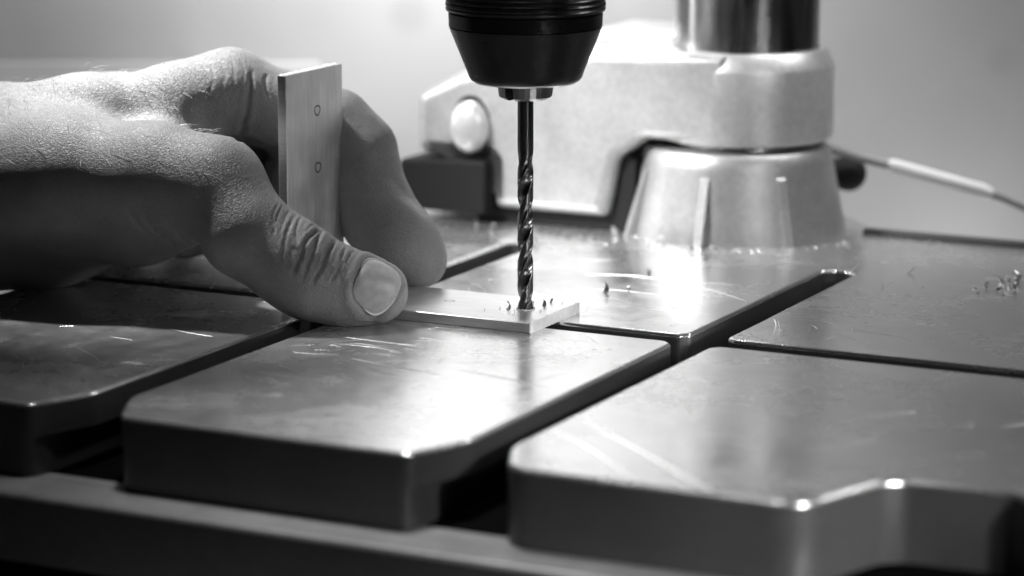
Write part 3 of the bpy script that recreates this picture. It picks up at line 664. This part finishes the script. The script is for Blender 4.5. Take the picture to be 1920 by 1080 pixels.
# ------------------------------------------------------------------ the hand: one implicit surface
VOX = 0.5
def cone_sdf(P, a, ra, b, rb):
    a = np.array(a, np.float32); b = np.array(b, np.float32); ba = b-a; l2 = float(ba@ba); rr = ra-rb
    a2 = l2-rr*rr; il2 = 1/l2
    pa = [P[i]-a[i] for i in range(3)]
    y = pa[0]*ba[0]+pa[1]*ba[1]+pa[2]*ba[2]; z = y-l2
    x2 = sum((pa[i]*l2-ba[i]*y)**2 for i in range(3))
    y2 = y*y*l2; z2 = z*z*l2
    k = np.sign(rr)*rr*rr*x2
    d = (np.sqrt(np.maximum(x2*a2*il2, 0))+y*rr)*il2-ra
    c1 = np.sign(z)*a2*z2 > k; d1 = np.sqrt(x2+z2)*il2-rb
    c2 = np.sign(y)*a2*y2 < k; d2 = np.sqrt(x2+y2)*il2-ra
    return np.where(c1, d1, np.where(c2, d2, d)).astype(np.float32)
def smin(a, b, k):
    h = np.maximum(k-np.abs(a-b), 0)/k
    return np.minimum(a, b)-h*h*k*.25
def surface_nets(D, org, vx):
    """polygonise the zero level of grid D"""
    nx, ny, nz = D.shape; ins = D < 0
    cnt = np.zeros((nx-1, ny-1, nz-1), np.int8)
    for i in (0, 1):
        for j in (0, 1):
            for k in (0, 1): cnt += ins[i:nx-1+i, j:ny-1+j, k:nz-1+k]
    act = (cnt > 0) & (cnt < 8); idx = np.argwhere(act)
    pos = np.zeros((len(idx), 3)); num = np.zeros(len(idx))
    co = [(i, j, k) for i in (0, 1) for j in (0, 1) for k in (0, 1)]
    vals = {c: D[idx[:, 0]+c[0], idx[:, 1]+c[1], idx[:, 2]+c[2]].astype(np.float64) for c in co}
    for c in co:
        for ax in range(3):
            if c[ax] == 0:
                d = list(c); d[ax] = 1; d = tuple(d); va, vb = vals[c], vals[d]; m = (va < 0) != (vb < 0)
                t = np.where(m, va/np.where(m, va-vb, 1), 0)
                p = np.tile(np.array(c, float), (len(idx), 1)); p[:, ax] += t
                pos[m] += p[m]; num[m] += 1
    V = (pos/num[:, None]+idx)*vx+org
    ID = -np.ones(act.shape, np.int64); ID[tuple(idx.T)] = np.arange(len(idx))
    F = []
    for ax in range(3):
        sl0 = [slice(None)]*3; sl1 = [slice(None)]*3; sl0[ax] = slice(0, -1); sl1[ax] = slice(1, None)
        A_, B_ = ins[tuple(sl0)], ins[tuple(sl1)]; ch_ = np.argwhere(A_ != B_)
        u, w = (ax+1) % 3, (ax+2) % 3
        ok = (ch_[:, u] > 0) & (ch_[:, w] > 0) & (ch_[:, u] < D.shape[u]-1) & (ch_[:, w] < D.shape[w]-1); ch_ = ch_[ok]
        q = []
        for du, dw in ((-1, -1), (0, -1), (0, 0), (-1, 0)):
            c = ch_.copy(); c[:, u] += du; c[:, w] += dw; q.append(ID[tuple(c.T)])
        q = np.stack(q, 1); flip = ~A_[tuple(ch_.T)]
        q[flip] = q[flip][:, ::-1]; F.append(q)
    return V, np.concatenate(F)
def build_hand():
    lo = np.array([-300, -22, -2.]); hi = np.array([-12, 130, 72.])
    # coarse wrist is cut where it leaves the picture
    lo[0] = -215
    ax = [np.arange(lo[i], hi[i], VOX, dtype=np.float32) for i in range(3)]
    shp = tuple(len(a) for a in ax); P = [ax[0][:, None, None], ax[1][None, :, None], ax[2][None, None, :]]
    far = np.float32(30)
    def seg(s, D, k):
        (a, b) = s; ra, rb = a[3], b[3]; m = max(ra, rb)+k+3
        i0 = [max(0, int((min(a[i], b[i])-m-lo[i])/VOX)) for i in range(3)]; i1 = [min(shp[i], int((max(a[i], b[i])+m-lo[i])/VOX)+2) for i in range(3)]
        if any(i1[i] <= i0[i] for i in range(3)): return
        sl = tuple(slice(i0[i], i1[i]) for i in range(3))
        Q = [ax[0][sl[0]][:, None, None], ax[1][sl[1]][None, :, None], ax[2][sl[2]][None, None, :]]
        D[sl] = smin(D[sl], cone_sdf(Q, a[:3], ra, b[:3], rb), k)
    palm = np.full(shp, far); [seg(s, palm, 9) for s in HAND['palm']]
    out = palm.copy()
    for nm, k in (('thumb', 7), ('index', 6), ('middle', 6), ('ring', 6), ('little', 6)):
        d = np.full(shp, far)
        for s in HAND[nm]: seg(s, d, 4)
        out = np.minimum(out, smin(palm, d, k))
    del palm
    # flat where the pulp presses on the table and on the strip
    out = np.maximum(out, (0.05-P[2]))
    V, F = surface_nets(out, lo, VOX); del out
    # light smoothing
    n = len(V); e = np.concatenate([F[:, [0, 1]], F[:, [1, 2]], F[:, [2, 3]], F[:, [3, 0]]])
    for it in range(6):
        acc = np.zeros((n, 3)); c = np.bincount(e[:, 0], minlength=n)+np.bincount(e[:, 1], minlength=n)
        for x in range(3): acc[:, x] = np.bincount(e[:, 0], V[e[:, 1], x], n)+np.bincount(e[:, 1], V[e[:, 0], x], n)
        lap = acc/np.maximum(c, 1)[:, None]-V
        V = V+lap*(.6 if it % 2 == 0 else -.5)
    return V, F, e
def vnormals(V, F):
    d1 = V[F[:, 2]]-V[F[:, 0]]; d2 = V[F[:, 3]]-V[F[:, 1]]; fn = np.cross(d1, d2); N = np.zeros_like(V)
    for k in range(4):
        for x in range(3): N[:, x] += np.bincount(F[:, k], fn[:, x], len(V))
    return N/np.maximum(np.linalg.norm(N, axis=1), 1e-12)[:, None]
def polydist(Vs, pts):
    best = np.full(len(Vs), 1e9); par = np.zeros(len(Vs)); nseg = len(pts)-1
    for q, (a, b) in enumerate(zip(pts[:-1], pts[1:])):
        a = np.array(a); b = np.array(b); ba = b-a
        if ba@ba < 1e-6: continue
        t = np.clip(((Vs-a)@ba)/(ba@ba), 0, 1)
        dd = np.linalg.norm(Vs-(a+t[:, None]*ba), axis=1); cl = dd < best
        best[cl] = dd[cl]; par[cl] = (q+t[cl])/nseg
    w = np.clip(np.minimum(par/.22, (1-par)/.22), 0, 1)
    return best, w*w*(3-2*w)
HV, HF, HE = build_hand()
HN = vnormals(HV, HF)
disp = np.zeros(len(HV))
for dep, w, lip, pts in CREASES:                                      # folds: a groove with soft rolls on both sides
    pts = np.array(pts); m = np.all((HV > pts.min(0)-4*w-1) & (HV < pts.max(0)+4*w+1), axis=1); ii = np.where(m)[0]
    if not len(ii): continue
    d, wt = polydist(HV[ii], pts)
    disp[ii] += wt*(-dep*np.exp(-(d/w)**2)+lip*np.exp(-((d-1.9*w)/(1.1*w))**2))
HV = HV+HN*disp[:, None]
# thumbnail: a smooth curved plate fitted to the thumb, sunk into a fold
q0, q1, q2, q3 = [np.array(p) for p in NAILP]                         # cuticle, free edge, far side, near side
nc = (q0+q1+q2+q3)/4; nu = q1-q0; LU = np.linalg.norm(nu)/2; nu /= 2*LU
nvv = q3-q2; nvv -= nu*(nvv@nu); LV = np.linalg.norm(nvv)/2; nvv /= 2*LV
LU *= 1.04; LV *= 1.03
nn = np.cross(nu, nvv); nn = nn if nn@np.array([0, -1, 1]) > 0 else -nn
rel = HV-nc; ss = rel@nu; tt = rel@nvv; hh = rel@nn
near = (np.abs(ss) < LU*1.1) & (np.abs(tt) < LV*1.05) & (np.abs(hh) < 5) & (HN@nn > .15)
Q = lambda s, t: np.stack([np.ones_like(s), s, t, s*s, s*t, t*t], -1)
cf, *_ = np.linalg.lstsq(Q(ss[near], tt[near]), hh[near], rcond=None)
rr_ = (np.abs(ss/LU)**3.0+np.abs(tt/LV)**3.0)**(1/3.0)
okn = (np.abs(hh) < 6) & (HN@nn > -.1) & (rr_ < 2)
groove = np.where(okn, -.7*np.exp(-((rr_-1.02)/.08)**2)+.5*np.exp(-((rr_-1.24)/.14)**2)*np.where(ss > 0, .6, 1)-.5*(rr_ < .97), 0)
HV = HV+HN*groove[:, None]
hand = thing('hand', 'bare left hand with thumb and index finger pinching the upright aluminium strip', 'hand', (-90, 30, 0))
HV0 = HV-np.array([-90, 30, 0])
me = bpy.data.meshes.new('skin'); me.vertices.add(len(HV)); me.vertices.foreach_set('co', HV0.astype(np.float32).ravel())
me.loops.add(HF.size); me.loops.foreach_set('vertex_index', HF[:, ::1].astype(np.int32).ravel()); me.polygons.add(len(HF))
me.polygons.foreach_set('loop_start', (np.arange(len(HF))*4).astype(np.int32)); me.polygons.foreach_set('loop_total', np.full(len(HF), 4, np.int32))
me.materials.append(M['skin']); me.update(calc_edges=True); me.validate()
me.polygons.foreach_set('use_smooth', np.ones(len(me.polygons), dtype=bool))
ho = bpy.data.objects.new('skin', me); COL.objects.link(ho); ho.parent = hand

v = []; f = []; NS, NTT = 16, 24
for i in range(NS+1):
    for j in range(NTT):
        a_ = 2*math.pi*j/NTT; r_ = i/NS; ca, sa = math.cos(a_), math.sin(a_)
        k_ = (abs(ca)**3.0+abs(sa)**3.0)**(-1/3.0)
        s_, t2 = LU*.985*r_*ca*k_, LV*.985*r_*sa*k_
        h_ = float(Q(np.array([s_]), np.array([t2]))[0]@cf)+.2-.45*r_**8
        v.append(nc+nu*s_+nvv*t2+nn*h_-np.array([-90, 30, 0]))
for i in range(NS):
    for j in range(NTT):
        k_ = (j+1) % NTT; f.append((i*NTT+j, (i+1)*NTT+j, (i+1)*NTT+k_, i*NTT+k_))
if np.cross(nu, nvv)@nn < 0: f = [q[::-1] for q in f]
obj('thumbnail', v, f, M['nail'], hand, True)
def nail_line(name, a0, a1, w, k0=1.0, up=.0):
    v = []; f = []; n = 20
    for i in range(n+1):
        a_ = a0+(a1-a0)*i/n; ca, sa = math.cos(a_), math.sin(a_); kk = (abs(ca)**3+abs(sa)**3)**(-1/3)
        ww = w*math.sin(math.pi*(i+.5)/(n+1))**.5
        for r_ in (k0-ww, k0, k0+ww):
            s_, t2 = LU*r_*ca*kk, LV*r_*sa*kk
            h_ = float(Q(np.array([s_]), np.array([t2]))[0]@cf)+up+(.12 if r_ == k0 else 0)
            v.append(nc+nu*s_+nvv*t2+nn*h_-np.array([-90, 30, 0]))
    for i in range(n):
        for q in (0, 1): f.append((3*i+q, 3*i+q+1, 3*i+q+4, 3*i+q+3))
    return obj(name, v, f, M['nail_white'], hand, True)
nail_line('nail_free_edge', R(-8), R(84), .026, 1.0, -.1)
nail_line('cuticle_edge', R(188), R(268), .018, 1.01, -.1)
# fine hairs on the back of the hand
HNn = vnormals(HV, HF); cand = np.where((HV[:, 2] > 38) & (HV[:, 0] < -82) & (HV[:, 0] > -150) & (HV[:, 1] < 75) & (HNn[:, 2] > .35))[0]
hv = []; hf = []
for ix in rng.choice(cand, 260, replace=False):
    p = HV[ix]-np.array([-90, 30, 0]); nrm = HNn[ix]; L = random.uniform(2.0, 5.5)
    d0 = nrm*random.uniform(.25, 1)+np.array([random.gauss(.7, .4), random.gauss(-.3, .4), random.gauss(0, .2)]); d0 /= np.linalg.norm(d0)
    pts = [tuple(p+d0*L*t+np.array([.25, 0, -.35])*L*t*t) for t in (0, .33, .66, 1)]
    a_, b_ = tube(pts, [.045, .04, .03, .012], 4, False); n_ = len(hv); hv += a_; hf += [[q+n_ for i_, q in enumerate(w)] for w in b_]
tag(obj('fine_hair', hv, hf, M['hair'], hand, True), kind='stuff')
# ------------------------------------------------------------------ metal chips, each one a thing
g1 = 'chips beside the drill'; g2 = 'chips on the rear plate'; g3 = 'curled chips at the far right'; g4 = 'bright shavings round the column foot'
for b, a, z, L, w, tu, rz, lab, g, m, ti in (
    (-3.7, -3.8, t_, 3.2, 1.5, .45, .3, 'dark pointed chip on the strip just left of the drill', g1, 'chipdark', .5),
    (.3, -8.5, t_, 2.0, .5, .4, -.3, 'small flat chip on the strip in front of the drill', g1, 'chipdark', .1),
    (2.9, 4.6, t_, 2.2, 1.2, .4, 1.0, 'pointed chip on the strip just right of the drill', g1, 'chipdark', .6),
    (2.6, 9.4, t_, 2.0, .6, .4, 1.4, 'thin curved chip on the strip behind and right of the drill', g1, 'chipdark', .7),
    (-6.1, -3.4, t_, 1.0, .4, .4, 0, 'tiny crumb on the strip left of the dark pointed chip', g1, 'chipdark', 0),
    (-2.6, 2.6, t_, 1.6, .7, .5, 2.0, 'small chip half hidden behind the left side of the drill', g1, 'chipdark', .5),
    (1.2, -4.4, t_, 1.3, .6, .6, .9, 'small curl directly in front of the drill tip', g1, 'chip', .4),
    (-8.5, -7.5, t_, 1.1, .5, .4, .2, 'tiny crumb on the strip, far left of the drill and near the front edge', g1, 'chipdark', 0),
    (5.2, -2.0, t_, 1.3, .6, .5, -.6, 'tiny bright flake between the drill and the sawn strip end', g1, 'chip', .2),
    (-1.5, 7.2, t_, 1.8, .8, .8, 1.6, 'thin curl behind the drill near the rear edge of the strip', g1, 'chip', .6),
    (5.8, 9.5, t_, 1.2, .5, .4, .3, 'tiny flake at the rear corner of the strip end', g1, 'chip', .1),
    (3.9, 40.3, 0, 4.2, 2.2, .4, .5, 'dark folded chip on the bright rear plate behind the strip end', g2, 'chipdark', .3),
    (9, 44.5, 0, 2.6, 1.4, .6, -.4, 'bright chip on the rear plate right of the dark folded chip', g2, 'chip', .2),
    (3.9, 69.8, 0, 3.2, 1.4, .7, 1.2, 'curled bright chip alone on the rear plate between drill and column', g2, 'chip', .7),
    (32.8, -5.2, -2.5, 4, .5, .5, 1.0, 'thin chip caught upright in the cross slot', g2, 'chip', 1.2),
    (95.6, 84.8, 0, 3.8, 1.6, .8, .4, 'leftmost of the curled chips at the far right', g3, 'chip', .3),
    (95.2, 94.5, 0, 3.4, 1.2, .7, 1.7, 'small curled chip standing behind the leftmost one at the far right', g3, 'chip', .8),
    (99.7, 90.9, 0, 7.5, 2.2, .5, .7, 'longest curled chip in the heap at the far right', g3, 'chip', .2),
    (98.9, 103.1, 0, 5.0, 2, .9, -.5, 'curled chip standing high in the heap at the far right', g3, 'chip', 1.0),
    (99.8, 107.7, 0, 5.5, 2, .7, .9, 'rearmost curled chip at the far right', g3, 'chip', .6),
    (102.5, 86.7, 0, 4.6, 1.6, .6, .2, 'nearest curled chip of the heap at the far right', g3, 'chip', .4),
    (103.5, 96, 0, 5.0, 1.6, .8, 2.2, 'curled chip at the right picture edge', g3, 'chip', .5),
    (53.4, 99.8, 0, 8.5, 2.2, .12, .05, 'bright flat sliver lying across the closed end of the slot', g2, 'chip', 0),
    (69.1, 103.5, 0, 5.5, 2, .15, -.1, 'bright flat sliver right of the closed slot end', g2, 'chip', 0),
    (69.5, 82.4, 0, 1.2, .9, .6, 0, 'tiny glinting chip below the flat sliver', g2, 'chip', .3)):
    chip(b, a, z, L, w, tu, rz, lab, g, m, ti)
spots = [(-64.9, 108.3, 'under the black jaw block, leftmost'), (-74.1, 113.8, 'farthest left below the black jaw block'), (-53.2, 112.2, 'behind the drill shank, upper one'), (-44, 97.1, 'on the plate just right of the drill'), (-40.3, 108.7, 'below the arm, first right of the drill'),
         (-35.2, 108.3, 'below the arm, second right of the drill'), (-30.3, 120.7, 'tucked under the right end of the arm'), (-30.2, 108.9, 'below the right end of the arm'), (-19.5, 114.3, 'at the left rib of the column foot'),
         (-10.9, 112.8, 'before the left part of the column foot'), (-4.6, 112.1, 'before the foot, left of its middle'), (1.6, 107.6, 'nearest to the camera before the foot'), (8.6, 107.4, 'before the middle of the foot'),
         (11.2, 118.1, 'glinting tall one against the foot'), (23, 109, 'before the right part of the foot'), (-53.6, 104, 'behind the drill shank, lower one')]
for k, (b, a, where) in enumerate(spots):
    chip(b, a, 0, (5, 3.4, 4.2)[k % 3], (2.2, 1.5, 1.8)[k % 3], (.7, .5, .9)[k % 3], random.uniform(0, 3.1), 'bright shaving %s' % where, g4, 'chip', random.uniform(.2, 1.0))
# fine grit of filings round the foot and over the plate
gv = []; gf = []
for k in range(400):
    if k < 150:
        th = random.uniform(3.4, 6.2); rr2 = 34+abs(random.gauss(0, 4)); b = rr2*math.cos(th)*1.0-(12 if k % 3 == 0 else 0); a = 150+rr2*math.sin(th)
        if k % 3 == 0: b = random.uniform(-75, 20); a = 112+random.gauss(0, 4)
    else: b, a = random.uniform(-40, 120), random.uniform(5, 120)
    if not onpad(b, a) or (a > 119 and b < -22): continue
    s = random.uniform(.12, .5)*(1.5 if k < 150 else .7); an = random.uniform(0, 3.1); c_, s_ = math.cos(an)*s, math.sin(an)*s; n_ = len(gv)
    x, y, _ = T(b, a)
    if math.hypot(x-cx, y-cy) < 35.5: continue
    gv += [(x+c_, y+s_, .02), (x-s_*.4, y+c_*.4, .02), (x-c_, y-s_, .02), (x+s_*.4, y-c_*.4, .02), (x, y, .02+s*.7)]
    gf += [(n_, n_+1, n_+4), (n_+1, n_+2, n_+4), (n_+2, n_+3, n_+4), (n_+3, n_, n_+4)]
o = tag(obj('fine_filings', gv, gf, M['chip']), 'fine bright filings scattered round the column foot and over the rear plate', 'filings', None, 'stuff')
v, f, fm = slab([(-420, 284), (-72, 284), (-72, 289), (-420, 289)], -60, 32.3, 1, 2)
tag(obj('board', v, f, M['board'], None, True, None, 40), 'pale board standing at the wall behind the wrist, far out of focus', 'board')
finish()
